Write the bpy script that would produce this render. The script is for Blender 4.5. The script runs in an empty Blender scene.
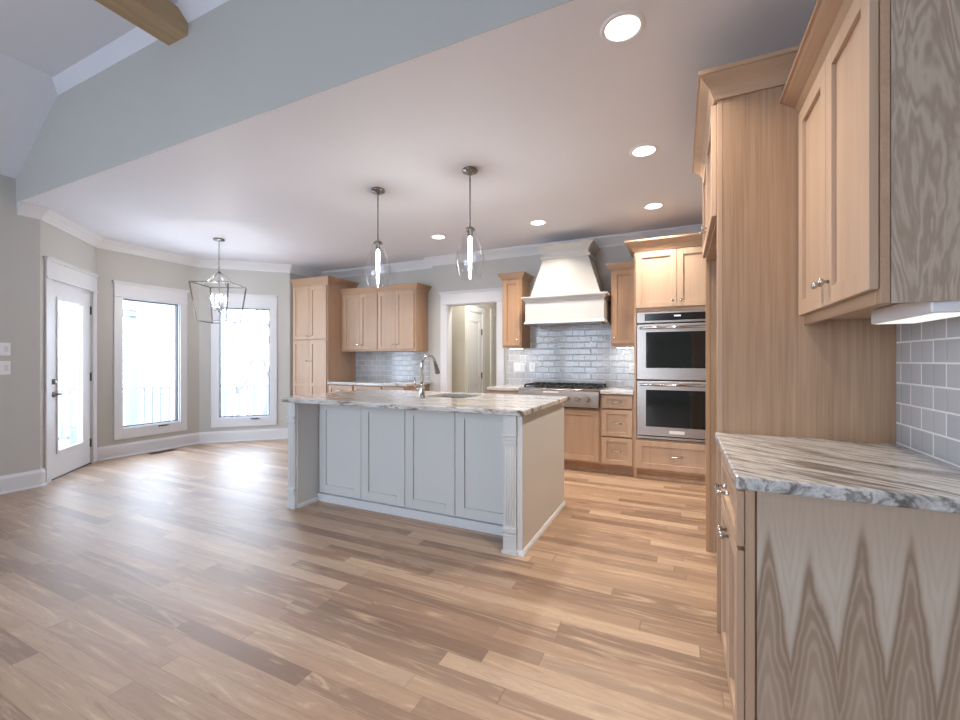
import bpy, bmesh, math, random
from mathutils import Vector, Matrix
random.seed(7)
SC = bpy.context.scene
COL = SC.collection
PI = math.pi

# ---------------------------------------------------------------- camera, world, exposure
YAW = 0.4417
cam_data = bpy.data.cameras.new('camera')
cam_data.sensor_width = 36.0
cam_data.lens = 424.5 / 960 * 36.0
cam_data.clip_start = 0.02
cam = bpy.data.objects.new('camera', cam_data)
COL.objects.link(cam)
cam.location = (0, 0, 1.2425)
cam.rotation_euler = (PI / 2, 0, YAW)
SC.camera = cam

SKY_COLOR = (0.72, 0.84, 1.0)
SKY_STRENGTH = 8.6
CAN_POWER = 12.5
CAN_COLOR = (1.0, 0.88, 0.75)
world = bpy.data.worlds.new('sky')
SC.world = world
world.use_nodes = True
_bg = world.node_tree.nodes['Background']
_bg.inputs['Color'].default_value = (*SKY_COLOR, 1)
_bg.inputs['Strength'].default_value = SKY_STRENGTH

SC.view_settings.view_transform = 'Standard'
SC.view_settings.look = 'None'
SC.view_settings.gamma = 1.0
SC.view_settings.use_curve_mapping = False
SC.view_settings.exposure = 0.28
SC.cycles.max_bounces = 10
SC.cycles.diffuse_bounces = 6
SC.cycles.glossy_bounces = 4
SC.cycles.transparent_max_bounces = 16
SC.cycles.caustics_reflective = False
SC.cycles.caustics_refractive = False
SC.cycles.sample_clamp_indirect = 8.0

# ---------------------------------------------------------------- node helpers
def lin(c):
    r = []
    for v in c:
        v = v / 255.0
        r.append(v / 12.92 if v <= 0.04045 else ((v + 0.055) / 1.055) ** 2.4)
    return (r[0], r[1], r[2], 1.0)

class NT:
    def __init__(s, name):
        s.m = bpy.data.materials.new(name)
        s.m.use_nodes = True
        s.t = s.m.node_tree
        s.t.nodes.clear()
        s.out = s.t.nodes.new('ShaderNodeOutputMaterial')
    def n(s, typ, **kw):
        nd = s.t.nodes.new(typ)
        for k, v in kw.items():
            setattr(nd, k, v)
        return nd
    def put(s, sock, v):
        if isinstance(v, bpy.types.NodeSocket):
            s.t.links.new(v, sock)
        elif v is not None:
            sock.default_value = v
    def math(s, op, a, b=None, c=None, clamp=False):
        nd = s.n('ShaderNodeMath', operation=op, use_clamp=clamp)
        s.put(nd.inputs[0], a)
        if b is not None: s.put(nd.inputs[1], b)
        if c is not None: s.put(nd.inputs[2], c)
        return nd.outputs[0]
    def mix(s, f, a, b, blend='MIX'):
        nd = s.n('ShaderNodeMix', data_type='RGBA', blend_type=blend)
        s.put(nd.inputs[0], f); s.put(nd.inputs[6], a); s.put(nd.inputs[7], b)
        return nd.outputs[2]
    def ramp(s, f, stops, interp='LINEAR'):
        nd = s.n('ShaderNodeValToRGB')
        cr = nd.color_ramp
        cr.interpolation = interp
        while len(cr.elements) < len(stops):
            cr.elements.new(0.5)
        for e, (p, c) in zip(cr.elements, stops):
            e.position = p; e.color = c
        s.put(nd.inputs[0], f)
        return nd.outputs[0]
    def obj(s):
        return s.n('ShaderNodeTexCoord').outputs['Object']
    def geo(s):
        return s.n('ShaderNodeNewGeometry').outputs['Position']
    def map(s, v, scale=(1, 1, 1), loc=(0, 0, 0), rot=(0, 0, 0)):
        nd = s.n('ShaderNodeMapping')
        s.put(nd.inputs[0], v)
        nd.inputs['Scale'].default_value = scale
        nd.inputs['Location'].default_value = loc
        nd.inputs['Rotation'].default_value = rot
        return nd.outputs[0]
    def noise(s, v, scale=1, detail=4, rough=0.5, dist=0.0):
        nd = s.n('ShaderNodeTexNoise')
        s.put(nd.inputs['Vector'], v)
        nd.inputs['Scale'].default_value = scale
        nd.inputs['Detail'].default_value = detail
        nd.inputs['Roughness'].default_value = rough
        nd.inputs['Distortion'].default_value = dist
        return nd.outputs['Fac']
    def sep(s, v):
        nd = s.n('ShaderNodeSeparateXYZ'); s.put(nd.inputs[0], v)
        return nd.outputs
    def comb(s, x, y, z):
        nd = s.n('ShaderNodeCombineXYZ')
        s.put(nd.inputs[0], x); s.put(nd.inputs[1], y); s.put(nd.inputs[2], z)
        return nd.outputs[0]
    def white(s, v):
        nd = s.n('ShaderNodeTexWhiteNoise', noise_dimensions='3D'); s.put(nd.inputs['Vector'], v)
        return nd.outputs['Value']
    def bump(s, h, strength=0.2, dist=0.01):
        nd = s.n('ShaderNodeBump')
        nd.inputs['Strength'].default_value = strength
        nd.inputs['Distance'].default_value = dist
        s.put(nd.inputs['Height'], h)
        return nd.outputs[0]
    def bsdf(s, color, rough=0.5, metal=0.0, normal=None, spec=0.5, coat=0.0, coat_rough=0.1):
        nd = s.n('ShaderNodeBsdfPrincipled')
        s.put(nd.inputs['Base Color'], color)
        s.put(nd.inputs['Roughness'], rough)
        s.put(nd.inputs['Metallic'], metal)
        nd.inputs['Specular IOR Level'].default_value = spec
        nd.inputs['Coat Weight'].default_value = coat
        nd.inputs['Coat Roughness'].default_value = coat_rough
        if normal is not None: s.put(nd.inputs['Normal'], normal)
        s.t.links.new(nd.outputs[0], s.out.inputs[0])
        return s.m

def paint(name, c, rough=0.5, var=0.03, spec=0.4):
    t = NT(name)
    f = t.noise(t.geo(), 2.0, 3)
    a = lin(c); b = tuple(x * (1 - var) for x in a[:3]) + (1,)
    fine = t.noise(t.geo(), 220, 2)
    return t.bsdf(t.mix(f, a, b), rough, spec=spec, normal=t.bump(fine, 0.03, 0.002))

def metal(name, c, rough=0.25, brushed=None):
    t = NT(name)
    v = t.obj()
    if brushed is None: brushed = (3, 3, 3)
    f = t.noise(t.map(v, brushed), 40, 3)
    r = t.math('MULTIPLY_ADD', f, 0.12, rough - 0.06)
    return t.bsdf(t.mix(f, lin(c), tuple(x * 0.9 for x in lin(c)[:3]) + (1,)), r, 1.0)

def plain(name, c, rough=0.5, spec=0.5, coat=0.0):
    t = NT(name)
    f = t.noise(t.obj(), 30, 2)
    a = lin(c); b = tuple(x * 0.94 for x in a[:3]) + (1,)
    return t.bsdf(t.mix(f, a, b), rough, spec=spec, coat=coat)

def emit(name, c, strength):
    t = NT(name)
    e = t.n('ShaderNodeEmission')
    e.inputs[0].default_value = (*c, 1)
    e.inputs[1].default_value = strength
    t.t.links.new(e.outputs[0], t.out.inputs[0])
    return t.m

def thin_glass(name, tint=(1, 1, 1), base=0.04, edge=0.6):
    t = NT(name)
    tr = t.n('ShaderNodeBsdfTransparent'); tr.inputs[0].default_value = (*tint, 1)
    gl = t.n('ShaderNodeBsdfGlossy'); gl.inputs['Roughness'].default_value = 0.02
    lw = t.n('ShaderNodeLayerWeight'); lw.inputs[0].default_value = 0.5
    mx = t.n('ShaderNodeMixShader')
    f = t.math('MULTIPLY_ADD', t.math('POWER', lw.outputs['Facing'], 5.0), edge, base, clamp=True)
    t.put(mx.inputs[0], f)
    t.t.links.new(tr.outputs[0], mx.inputs[1]); t.t.links.new(gl.outputs[0], mx.inputs[2])
    t.t.links.new(mx.outputs[0], t.out.inputs[0])
    return t.m

def wood(name, light, dark, axis=2, rough=0.42, streak=0.35, fine=0.3, wav=0.0):
    """long straight grain running along the given axis"""
    t = NT(name)
    v = t.geo()
    sc = [9.0, 9.0, 9.0]; sc[axis] = 0.55
    sf = [120.0, 120.0, 120.0]; sf[axis] = 2.2
    n1 = t.noise(t.map(v, sc), 1.0, 5, 0.55, 0.6)
    n2 = t.noise(t.map(v, sf), 1.0, 3, 0.6)
    big = t.noise(v, 1.7, 2)
    f = t.math('MULTIPLY_ADD', t.math('SUBTRACT', n1, 0.5), streak * 3, 0.5)
    f = t.math('MULTIPLY_ADD', t.math('SUBTRACT', n2, 0.5), fine * 2.2, f)
    f = t.math('MULTIPLY_ADD', t.math('SUBTRACT', big, 0.5), 0.5, f, clamp=True)
    col = t.mix(f, lin(dark), lin(light))
    return t.bsdf(col, rough, spec=0.4, normal=t.bump(n2, 0.05, 0.002))

def cathedral(name, period, x0, lo, hi):
    """book-matched veneer: pale sapwood tongues hang between darker arches, mirrored across the sheet"""
    t = NT(name)
    v = t.geo()
    x, y, z = t.sep(v)
    warp = t.noise(t.map(v, (5, 5, 1.3)), 1.0, 4, 0.5)
    warp2 = t.noise(t.map(v, (14, 14, 5)), 1.0, 5, 0.55)
    hh = t.math('MULTIPLY_ADD', t.math('SUBTRACT', warp, 0.5), 0.05, t.math('SUBTRACT', x, x0))
    u = t.math('DIVIDE', t.math('PINGPONG', hh, period / 2), period / 2)       # 0 at a tongue, 1 at an arch top
    us = t.math('SMOOTH_MIN', u, 0.92, 0.25)
    f = t.math('SUBTRACT', z, t.math('MULTIPLY_ADD', us, hi - lo, lo))
    f = t.math('MULTIPLY_ADD', t.math('SUBTRACT', warp, 0.5), 0.40, f)
    fr = t.math('MULTIPLY_ADD', t.math('SUBTRACT', warp2, 0.5), 0.10, f)
    sap = t.math('MULTIPLY_ADD', fr, 14.0, 0.5, clamp=True)
    ring = t.math('POWER', t.math('MULTIPLY_ADD', t.math('SINE', t.math('MULTIPLY', t.math('MULTIPLY_ADD', t.math('SUBTRACT', warp2, 0.5), 0.16, t.math('MULTIPLY', f, 0.75)), 75.0)), 0.5, 0.5), 2.0)
    deep = t.math('MULTIPLY', t.math('SUBTRACT', -0.02, f), 2.2, clamp=True)
    heart = t.mix(deep, lin((150, 126, 106)), lin((184, 162, 142)))
    heart = t.mix(t.math('MULTIPLY', ring, 0.45), heart, lin((208, 188, 168)))
    sapc = t.mix(t.math('MULTIPLY', ring, 0.35), lin((208, 194, 178)), lin((186, 166, 146)))
    top = t.math('MULTIPLY', t.math('SUBTRACT', z, 0.66), 6.0, clamp=True)
    sapc = t.mix(t.math('MULTIPLY', top, 0.7), sapc, lin((184, 162, 142)))
    c = t.mix(sap, heart, sapc)
    fibre = t.noise(t.map(v, (150, 150, 3)), 1.0, 3, 0.6)
    c = t.mix(t.math('MULTIPLY', fibre, 0.30), c, lin((134, 116, 102)))
    return t.bsdf(c, 0.45, spec=0.35, normal=t.bump(fibre, 0.04, 0.002))

def swirl_veneer(name):
    """plain-sawn grey-brown sheet with flowing rings"""
    t = NT(name)
    v = t.geo()
    w = t.noise(t.map(v, (4.5, 4.5, 0.9)), 1.5, 5, 0.55, 0.5)
    jit = t.noise(t.map(v, (40, 40, 4)), 1.0, 3, 0.6)
    ring = t.math('MULTIPLY_ADD', t.math('SINE', t.math('MULTIPLY_ADD', jit, 3.0, t.math('MULTIPLY', w, 120.0))), 0.5, 0.5)
    fibre = t.noise(t.map(v, (140, 140, 3)), 1.0, 3, 0.6)
    blot = t.noise(v, 4.0, 4)
    c = t.mix(ring, lin((168, 146, 126)), lin((210, 192, 174)))
    c = t.mix(t.math('MULTIPLY', blot, 0.6), c, lin((182, 166, 150)))
    c = t.mix(t.math('MULTIPLY', fibre, 0.5), c, lin((150, 134, 118)))
    return t.bsdf(c, 0.45, spec=0.35, normal=t.bump(fibre, 0.04, 0.002))

def floor_mat():
    t = NT('oak plank floor')
    v = t.geo()
    x, y, z = t.sep(v)
    W, L = 0.083, 1.15
    ry = t.math('DIVIDE', y, W)
    row = t.math('FLOOR', ry)
    off = t.math('MULTIPLY', t.white(t.comb(row, 3.7, 1.1)), 7.3)
    rx = t.math('ADD', t.math('DIVIDE', x, L), off)
    # boards of unequal length
    j = t.math('MULTIPLY_ADD', t.math('SINE', t.math('MULTIPLY', rx, 2.3)), 0.22, rx)
    col = t.math('FLOOR', j)
    r1 = t.white(t.comb(row, col, 0.5))
    r2 = t.white(t.comb(row, col, 9.5))
    base = t.ramp(r1, [(0.0, lin((124, 98, 78))), (0.2, lin((146, 118, 95))), (0.45, lin((164, 135, 110))),
                       (0.7, lin((181, 152, 124))), (0.88, lin((200, 175, 149))), (1.0, lin((134, 110, 90)))])
    # grain
    gx = t.math('MULTIPLY_ADD', r1, 37.0, t.math('MULTIPLY', x, 1.6))
    gy = t.math('MULTIPLY_ADD', r2, 53.0, t.math('MULTIPLY', y, 17.0))
    g1 = t.noise(t.comb(gx, gy, 0.0), 1.0, 6, 0.62, 1.6)
    gf = t.noise(t.comb(t.math('MULTIPLY', x, 3.0), t.math('MULTIPLY_ADD', r2, 70.0, t.math('MULTIPLY', y, 160.0)), 0.0), 1.0, 3, 0.6)
    ringw = t.math('MULTIPLY_ADD', t.math('SINE', t.math('MULTIPLY', g1, 46.0)), 0.5, 0.5)
    c = t.mix(t.math('MULTIPLY', ringw, 0.36), base, t.mix(0.62, base, lin((120, 80, 50))))
    blot = t.math('MULTIPLY', t.math('SUBTRACT', g1, 0.52), 5.0, clamp=True)
    c = t.mix(t.math('MULTIPLY', blot, 0.62), c, lin((228, 200, 168)))
    dk = t.math('MULTIPLY', t.math('SUBTRACT', 0.40, g1), 7.0, clamp=True)
    c = t.mix(t.math('MULTIPLY', dk, 0.72), c, lin((132, 92, 60)))
    c = t.mix(t.math('MULTIPLY', gf, 0.28), c, lin((140, 100, 68)))
    # knots
    vor = t.n('ShaderNodeTexVoronoi', feature='F1')
    t.put(vor.inputs['Vector'], t.map(v, (2.2, 5.0, 1)))
    vor.inputs['Scale'].default_value = 0.8
    kn = t.math('SUBTRACT', 1.0, t.math('MULTIPLY', vor.outputs['Distance'], 7.0), clamp=True)
    c = t.mix(t.math('MULTIPLY', kn, 0.7), c, lin((104, 66, 40)))
    # joints
    fy = t.math('FRACT', ry)
    ey = t.math('MINIMUM', fy, t.math('SUBTRACT', 1.0, fy))
    fx = t.math('FRACT', j)
    ex = t.math('MINIMUM', fx, t.math('SUBTRACT', 1.0, fx))
    seam = t.math('MAXIMUM', t.math('LESS_THAN', ey, 0.012), t.math('LESS_THAN', ex, 0.0016))
    c = t.mix(t.math('MULTIPLY', seam, 0.5), c, lin((96, 64, 42)))
    rough = t.math('MULTIPLY_ADD', g1, 0.16, 0.36)
    return t.bsdf(c, rough, spec=0.5, normal=t.bump(t.math('SUBTRACT', g1, seam), 0.06, 0.003), coat=0.8, coat_rough=0.55)

def granite(name, rot, tone):
    t = NT(name)
    v = t.map(t.geo(), (1, 1, 1), rot=(0, 0, rot))
    a = t.noise(t.map(v, (2.0, 13.0, 9.0)), 1.0, 6, 0.62, 0.8)
    b = t.noise(t.map(v, (3.5, 30.0, 22.0), loc=(4, 2, 1)), 1.0, 5, 0.65, 1.0)
    f = t.math('MULTIPLY_ADD', b, 0.45, t.math('MULTIPLY', a, 0.62))
    c = t.ramp(f, tone)
    sp = t.noise(t.geo(), 120, 3)
    c = t.mix(t.math('MULTIPLY', t.math('SUBTRACT', sp, 0.45), 0.7, clamp=True), c, lin((120, 116, 112)))
    return t.bsdf(c, 0.12, spec=0.5)

def tile_mat(name, axis, c1, c2, grout, rough=0.12, wob=0.25, msize=0.0024):
    t = NT(name)
    x, y, z = t.sep(t.geo())
    h = x if axis == 'x' else y
    vec = t.comb(h, t.math('ADD', z, -0.918), 0.0)
    br = t.n('ShaderNodeTexBrick')
    br.offset = 0.5
    t.put(br.inputs['Vector'], vec)
    br.inputs['Color1'].default_value = lin(c1)
    br.inputs['Color2'].default_value = lin(c2)
    br.inputs['Mortar'].default_value = lin(grout)
    br.inputs['Scale'].default_value = 1.0
    br.inputs['Mortar Size'].default_value = msize
    br.inputs['Mortar Smooth'].default_value = 0.15
    br.inputs['Bias'].default_value = 0.0
    br.inputs['Brick Width'].default_value = 0.155
    br.inputs['Row Height'].default_value = 0.0785
    # softly pillowed faces and slightly different tilt of each tile
    row = t.math('FLOOR', t.math('DIVIDE', t.math('ADD', z, -0.918), 0.0785))
    odd = t.math('MULTIPLY', t.math('MODULO', row, 2.0), 0.5)
    cx = t.math('ADD', t.math('DIVIDE', h, 0.155), odd)
    fx = t.math('FRACT', cx)
    fz = t.math('FRACT', t.math('DIVIDE', t.math('ADD', z, -0.918), 0.0785))
    px = t.math('MULTIPLY', fx, t.math('SUBTRACT', 1.0, fx))
    pz = t.math('MULTIPLY', fz, t.math('SUBTRACT', 1.0, fz))
    pil = t.math('MINIMUM', t.math('MULTIPLY', px, 14.0), t.math('MULTIPLY', pz, 7.0))
    pil = t.math('MINIMUM', pil, 0.9)
    wave = t.noise(t.geo(), 16, 2)
    hgt = t.math('ADD', pil, t.math('MULTIPLY', wave, wob))
    hgt = t.math('MULTIPLY', hgt, t.math('SUBTRACT', 1.0, br.outputs['Fac']))
    r = t.math('MULTIPLY_ADD', br.outputs['Fac'], 0.6, rough)
    return t.bsdf(br.outputs['Color'], r, spec=0.6, normal=t.bump(hgt, 0.35, 0.004))

# ---------------------------------------------------------------- materials
M = {}
M['wall'] = paint('greige wall paint', (191, 190, 185), 0.55)
M['ceiling'] = paint('ceiling paint', (232, 235, 243), 0.6)  # slight blue in the paint stands in for cooler light
M['trim'] = paint('white trim paint', (218, 219, 222), 0.35)
M['island'] = paint('pale grey cabinet paint', (212, 213, 212), 0.35)
M['hood'] = paint('warm white hood paint', (200, 198, 194), 0.28)
M['hall'] = paint('beige hall paint', (212, 208, 198), 0.55)
M['floor'] = floor_mat()
M['wood'] = wood('natural maple doors', (206, 179, 155), (178, 149, 124))
M['wood_frame'] = wood('maple face frame', (201, 171, 145), (172, 141, 116))
M['wood_dark'] = wood('toned maple', (198, 160, 124), (168, 130, 98))
M['wood_h'] = wood('maple along the run', (199, 167, 138), (167, 136, 109), axis=1)
M['wood_x'] = wood('maple crown', (199, 167, 138), (167, 136, 109), axis=0)
M['panel'] = wood('straight oak veneer', (190, 158, 130), (146, 116, 90), streak=0.3, fine=0.55)
M['cathedral'] = cathedral('book matched hickory veneer', 0.0993, 0.2770, 0.44, 0.83)
M['swirl'] = swirl_veneer('plain sawn grey veneer')
M['beam'] = wood('rough sawn pine', (206, 182, 146), (156, 128, 96), axis=1, rough=0.7, streak=0.5)
M['granite_near'] = granite('streaked grey granite', 0.62, [(0.37, lin((82, 79, 77))), (0.46, lin((122, 118, 115))), (0.52, lin((184, 181, 178))), (0.575, lin((212, 211, 210))), (0.62, lin((134, 129, 125))), (0.69, lin((198, 196, 194)))])
M['granite'] = granite('veined white granite', 0.12, [(0.36, lin((84, 78, 76))), (0.44, lin((138, 131, 126))), (0.50, lin((198, 195, 191))), (0.595, lin((220, 218, 216))), (0.635, lin((132, 125, 121))), (0.70, lin((208, 206, 203)))])
M['tile_near'] = tile_mat('grey glass tile', 'y', (184, 189, 194), (196, 200, 205), (240, 241, 242), 0.14, 0.1, 0.0034)
M['tile'] = tile_mat('glossy grey tile', 'x', (172, 174, 177), (190, 191, 193), (222, 224, 226), 0.10, 0.5)
M['steel'] = metal('brushed stainless steel', (178, 167, 159), 0.32, (1, 1, 60))
M['chrome'] = metal('polished nickel', (205, 203, 200), 0.12)
M['nickel'] = metal('brushed nickel', (140, 136, 134), 0.28)
M['black'] = plain('black enamel', (22, 22, 24), 0.35)
M['iron'] = plain('cast iron', (34, 34, 36), 0.55)
M['oven_glass'] = plain('black oven glass', (26, 31, 33), 0.05, 0.8)
M['panel_glass'] = plain('black control glass', (24, 25, 28), 0.15, 0.6)
M['dark'] = plain('shadowed gap', (30, 26, 24), 0.8)
M['sash'] = plain('dark sash gasket', (72, 76, 84), 0.5)
M['plastic'] = plain('white plastic', (238, 238, 240), 0.35)
M['hinge'] = metal('dark bronze', (92, 88, 86), 0.4)
M['glass'] = thin_glass('clear pendant glass', (0.97, 0.97, 0.98), 0.05, 0.95)
M['pane'] = thin_glass('window pane', (0.98, 0.99, 1.0), 0.04, 0.5)
M['lens'] = emit('lit lens', (1.0, 0.95, 0.88), 6.0)
M['bulb'] = emit('glowing filament', (1.0, 0.95, 0.90), 120.0)
M['candle_bulb'] = emit('glowing candle bulb', (1.0, 0.96, 0.93), 420.0)
M['strip'] = emit('lit diffuser', (1.0, 0.97, 0.92), 0.9)
M['strip_bright'] = emit('bright diffuser', (1.0, 0.95, 0.88), 20.0)
M['digit'] = emit('lit digits', (0.9, 0.95, 1.0), 1.2)
M['bark'] = plain('grey bark', (128, 122, 122), 0.9)
M['leafage'] = plain('evergreen needles', (70, 92, 74), 0.8)
M['rail'] = plain('white rail paint', (140, 142, 147), 0.6)
M['deck'] = wood('brightened deck boards', (196, 197, 202), (176, 177, 183), axis=1, rough=0.8)  # boards toned pale so they throw sky light up indoors
M['ground'] = plain('pale bounce ground', (200, 202, 206), 0.95)  # ground brightened to bounce sky light onto the ceiling

# ---------------------------------------------------------------- geometry helpers
class Fr:
    """a frame on a face: u runs to the right as seen, z up, n out of the face"""
    def __init__(s, o, u, n):
        s.o = Vector((o[0], o[1], o[2] if len(o) > 2 else 0.0))
        s.u = Vector((u[0], u[1], 0)).normalized(); s.n = Vector((n[0], n[1], 0)).normalized()
    def p(s, u, z, n):
        return s.o + s.u * u + s.n * n + Vector((0, 0, z))

WORLD = Fr((0, 0, 0), (1, 0), (0, 1))     # here u = x, n = y

class MB:
    def __init__(s):
        s.b = bmesh.new()
    def hexa(s, pts):
        v = [s.b.verts.new(p) for p in pts]
        for f in ((0, 1, 2, 3), (7, 6, 5, 4), (0, 4, 5, 1), (1, 5, 6, 2), (2, 6, 7, 3), (3, 7, 4, 0)):
            s.b.faces.new([v[i] for i in f])
        return s
    def box(s, x0, y0, z0, x1, y1, z1):
        return s.hexa([(x0, y0, z0), (x1, y0, z0), (x1, y1, z0), (x0, y1, z0), (x0, y0, z1), (x1, y0, z1), (x1, y1, z1), (x0, y1, z1)])
    def fb(s, f, u0, u1, z0, z1, n0, n1):
        return s.hexa([f.p(u0, z0, n0), f.p(u1, z0, n0), f.p(u1, z0, n1), f.p(u0, z0, n1), f.p(u0, z1, n0), f.p(u1, z1, n0), f.p(u1, z1, n1), f.p(u0, z1, n1)])
    def prism(s, pts, z0, z1):
        a = [s.b.verts.new((x, y, z0)) for x, y in pts]; c = [s.b.verts.new((x, y, z1)) for x, y in pts]
        n = len(pts)
        s.b.faces.new(a[::-1]); s.b.faces.new(c)
        for i in range(n):
            s.b.faces.new([a[i], a[(i + 1) % n], c[(i + 1) % n], c[i]])
        return s
    def extrude(s, pts3, vec):
        vec = Vector(vec)
        a = [s.b.verts.new(p) for p in pts3]; c = [s.b.verts.new(Vector(p) + vec) for p in pts3]
        n = len(a)
        s.b.faces.new(a[::-1]); s.b.faces.new(c)
        for i in range(n):
            s.b.faces.new([a[i], a[(i + 1) % n], c[(i + 1) % n], c[i]])
        return s
    def lathe(s, prof, o, axis=(0, 0, 1), n=24, caps=True):
        ax = Vector(axis).normalized()
        t = Vector((1, 0, 0)) if abs(ax.x) < 0.9 else Vector((0, 1, 0))
        e1 = ax.cross(t).normalized(); e2 = ax.cross(e1)
        o = Vector(o); rings = []
        for r, h in prof:
            rings.append([s.b.verts.new(o + ax * h + (e1 * math.cos(2 * PI * i / n) + e2 * math.sin(2 * PI * i / n)) * max(r, 1e-5)) for i in range(n)])
        for a, c in zip(rings, rings[1:]):
            for i in range(n):
                f = s.b.faces.new([a[i], a[(i + 1) % n], c[(i + 1) % n], c[i]]); f.smooth = True
        if caps:
            s.b.faces.new(rings[0][::-1]); s.b.faces.new(rings[-1])
        return s
    def tube(s, path, r, n=8, caps=True):
        path = [Vector(p) for p in path]
        rs = r if isinstance(r, (list, tuple)) else [r] * len(path)
        rings = []; e1 = None
        for i, p in enumerate(path):
            d = (path[min(i + 1, len(path) - 1)] - path[max(i - 1, 0)]).normalized()
            if e1 is None:
                t = Vector((0, 0, 1)) if abs(d.z) < 0.9 else Vector((1, 0, 0))
                e1 = d.cross(t).normalized()
            else:
                e1 = (e1 - d * e1.dot(d)).normalized()
            e2 = d.cross(e1)
            rings.append([s.b.verts.new(p + (e1 * math.cos(2 * PI * k / n) + e2 * math.sin(2 * PI * k / n)) * rs[i]) for k in range(n)])
        for a, c in zip(rings, rings[1:]):
            for k in range(n):
                f = s.b.faces.new([a[k], a[(k + 1) % n], c[(k + 1) % n], c[k]]); f.smooth = True
        if caps:
            s.b.faces.new(rings[0][::-1]); s.b.faces.new(rings[-1])
        return s
    def bar(s, a, b, w, h=None):
        """square bar between two points"""
        h = h or w
        a, b = Vector(a), Vector(b); d = (b - a).normalized()
        t = Vector((0, 0, 1)) if abs(d.z) < 0.95 else Vector((1, 0, 0))
        e1 = d.cross(t).normalized() * w / 2; e2 = d.cross(e1).normalized() * h / 2
        pts = [a - e1 - e2, a + e1 - e2, a + e1 + e2, a - e1 + e2, b - e1 - e2, b + e1 - e2, b + e1 + e2, b - e1 + e2]
        return s.hexa(pts)
    def sweep(s, path, prof, closed=False):
        """profile (out, z) carried along a plan path, outward = right-hand side, mitred"""
        P = [Vector((p[0], p[1])) for p in path]; n = len(P); cols = []
        for i in range(n):
            if closed or 0 < i < n - 1:
                d0 = (P[i] - P[i - 1]).normalized(); d1 = (P[(i + 1) % n] - P[i]).normalized()
            elif i == 0:
                d0 = d1 = (P[1] - P[0]).normalized()
            else:
                d0 = d1 = (P[-1] - P[-2]).normalized()
            n0 = Vector((d0.y, -d0.x)); n1 = Vector((d1.y, -d1.x))
            m = (n0 + n1)
            m = m / (1 + n0.dot(n1)) if (1 + n0.dot(n1)) > 1e-4 else n0
            cols.append([s.b.verts.new((P[i].x + m.x * o, P[i].y + m.y * o, z)) for o, z in prof])
        k = len(prof)
        rng = range(n) if closed else range(n - 1)
        for i in rng:
            a, c = cols[i], cols[(i + 1) % n]
            for q in range(k):
                s.b.faces.new([a[q], a[(q + 1) % k], c[(q + 1) % k], c[q]])
        if not closed:
            s.b.faces.new(cols[0][::-1]); s.b.faces.new(cols[-1])
        return s

def obj(name, mb, mat, parent=None, bevel=0.0, seg=2, smooth=False):
    bmesh.ops.recalc_face_normals(mb.b, faces=mb.b.faces[:])
    me = bpy.data.meshes.new(name)
    if parent is not None:
        loc = parent['_w']
        bmesh.ops.translate(mb.b, verts=mb.b.verts[:], vec=-Vector(loc))
    mb.b.to_mesh(me); mb.b.free()
    me.materials.append(mat)
    o = bpy.data.objects.new(name, me)
    COL.objects.link(o)
    if parent is not None:
        o.parent = parent
        o['_w'] = tuple(loc)
    else:
        o['_w'] = (0.0, 0.0, 0.0)
    if bevel:
        md = o.modifiers.new('edge', 'BEVEL'); md.width = bevel; md.segments = seg; md.limit_method = 'ANGLE'
    return o

def thing(name, label, cat, loc, group=None):
    o = bpy.data.objects.new(name, None)
    o.empty_display_size = 0.1
    COL.objects.link(o)
    o.location = loc
    o['_w'] = tuple(float(v) for v in loc)
    o['label'] = label; o['category'] = cat
    if group: o['group'] = group
    return o

def tag(o, label, cat, group=None):
    o['label'] = label; o['category'] = cat
    if group: o['group'] = group
    return o

def struct(name, mb, mat, label=None, parent=None, bevel=0.0):
    o = obj(name, mb, mat, parent, bevel)
    if parent is None:
        o['kind'] = 'structure'
        if label: o['label'] = label
    return o

def struct_empty(name, label, loc):
    o = bpy.data.objects.new(name, None); COL.objects.link(o)
    o.location = loc; o['_w'] = tuple(float(v) for v in loc)
    o['kind'] = 'structure'; o['label'] = label
    return o

# ---------------------------------------------------------------- the room
H = 2.74
A, B, C, D = (-5.71, 1.93), (-6.50, 2.70), (-6.50, 3.94), (-5.61, 4.80)
NY, KY, JX, RX = 5.46, 5.36, -3.31, 0.775      # niche wall, cooktop wall, jog, right wall
BACK = -3.6
T = 0.12
SOF = 1.765

floor_pts = [(A[0], BACK), (RX, BACK), (RX, KY), (-2.273, KY), (-2.273, KY + T), (-2.15, KY + T), (-2.15, 8.0), (-3.06 - .9, 8.0), (-3.06 - .9, KY + T), (-3.058, KY + T), (-3.058, KY), (JX, KY), (JX, NY), (D[0], NY), D, C, B, A]
struct('floor', MB().prism(floor_pts, -0.1, 0.0), M['floor'], 'wide oak plank floor')

wl = MB().box(A[0] - T, BACK - T, -0.1, A[0], A[1], 3.9)
struct('wall_left', wl, M['wall'], 'left wall beside the glazed door')
def wall_seg(name, P, Q, holes, label):
    """wall between two plan points with the room on its right; holes = [(t0,t1,z0,z1)]"""
    d = Vector((Q[0] - P[0], Q[1] - P[1])); L = d.length; d.normalize()
    f = Fr((P[0], P[1], 0), d, (d.y, -d.x))
    mb = MB(); t = 0.0
    for (t0, t1, z0, z1) in holes:
        mb.fb(f, t, t0, -0.1, H, -T, 0)
        if z0 > 0: mb.fb(f, t0, t1, -0.1, z0, -T, 0)
        mb.fb(f, t0, t1, z1, H, -T, 0)
        t = t1
    mb.fb(f, t, L, -0.1, H, -T, 0)
    struct(name, mb, M['wall'], label)
    return f
fA = wall_seg('wall_bay_left', A, B, [(0.150, 0.996, 0.0, 2.065)], 'angled bay wall holding the glazed door')
fB = wall_seg('wall_bay_middle', B, C, [(0.270, 0.966, 0.36, 2.05)], 'bay wall holding the first window')
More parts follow.
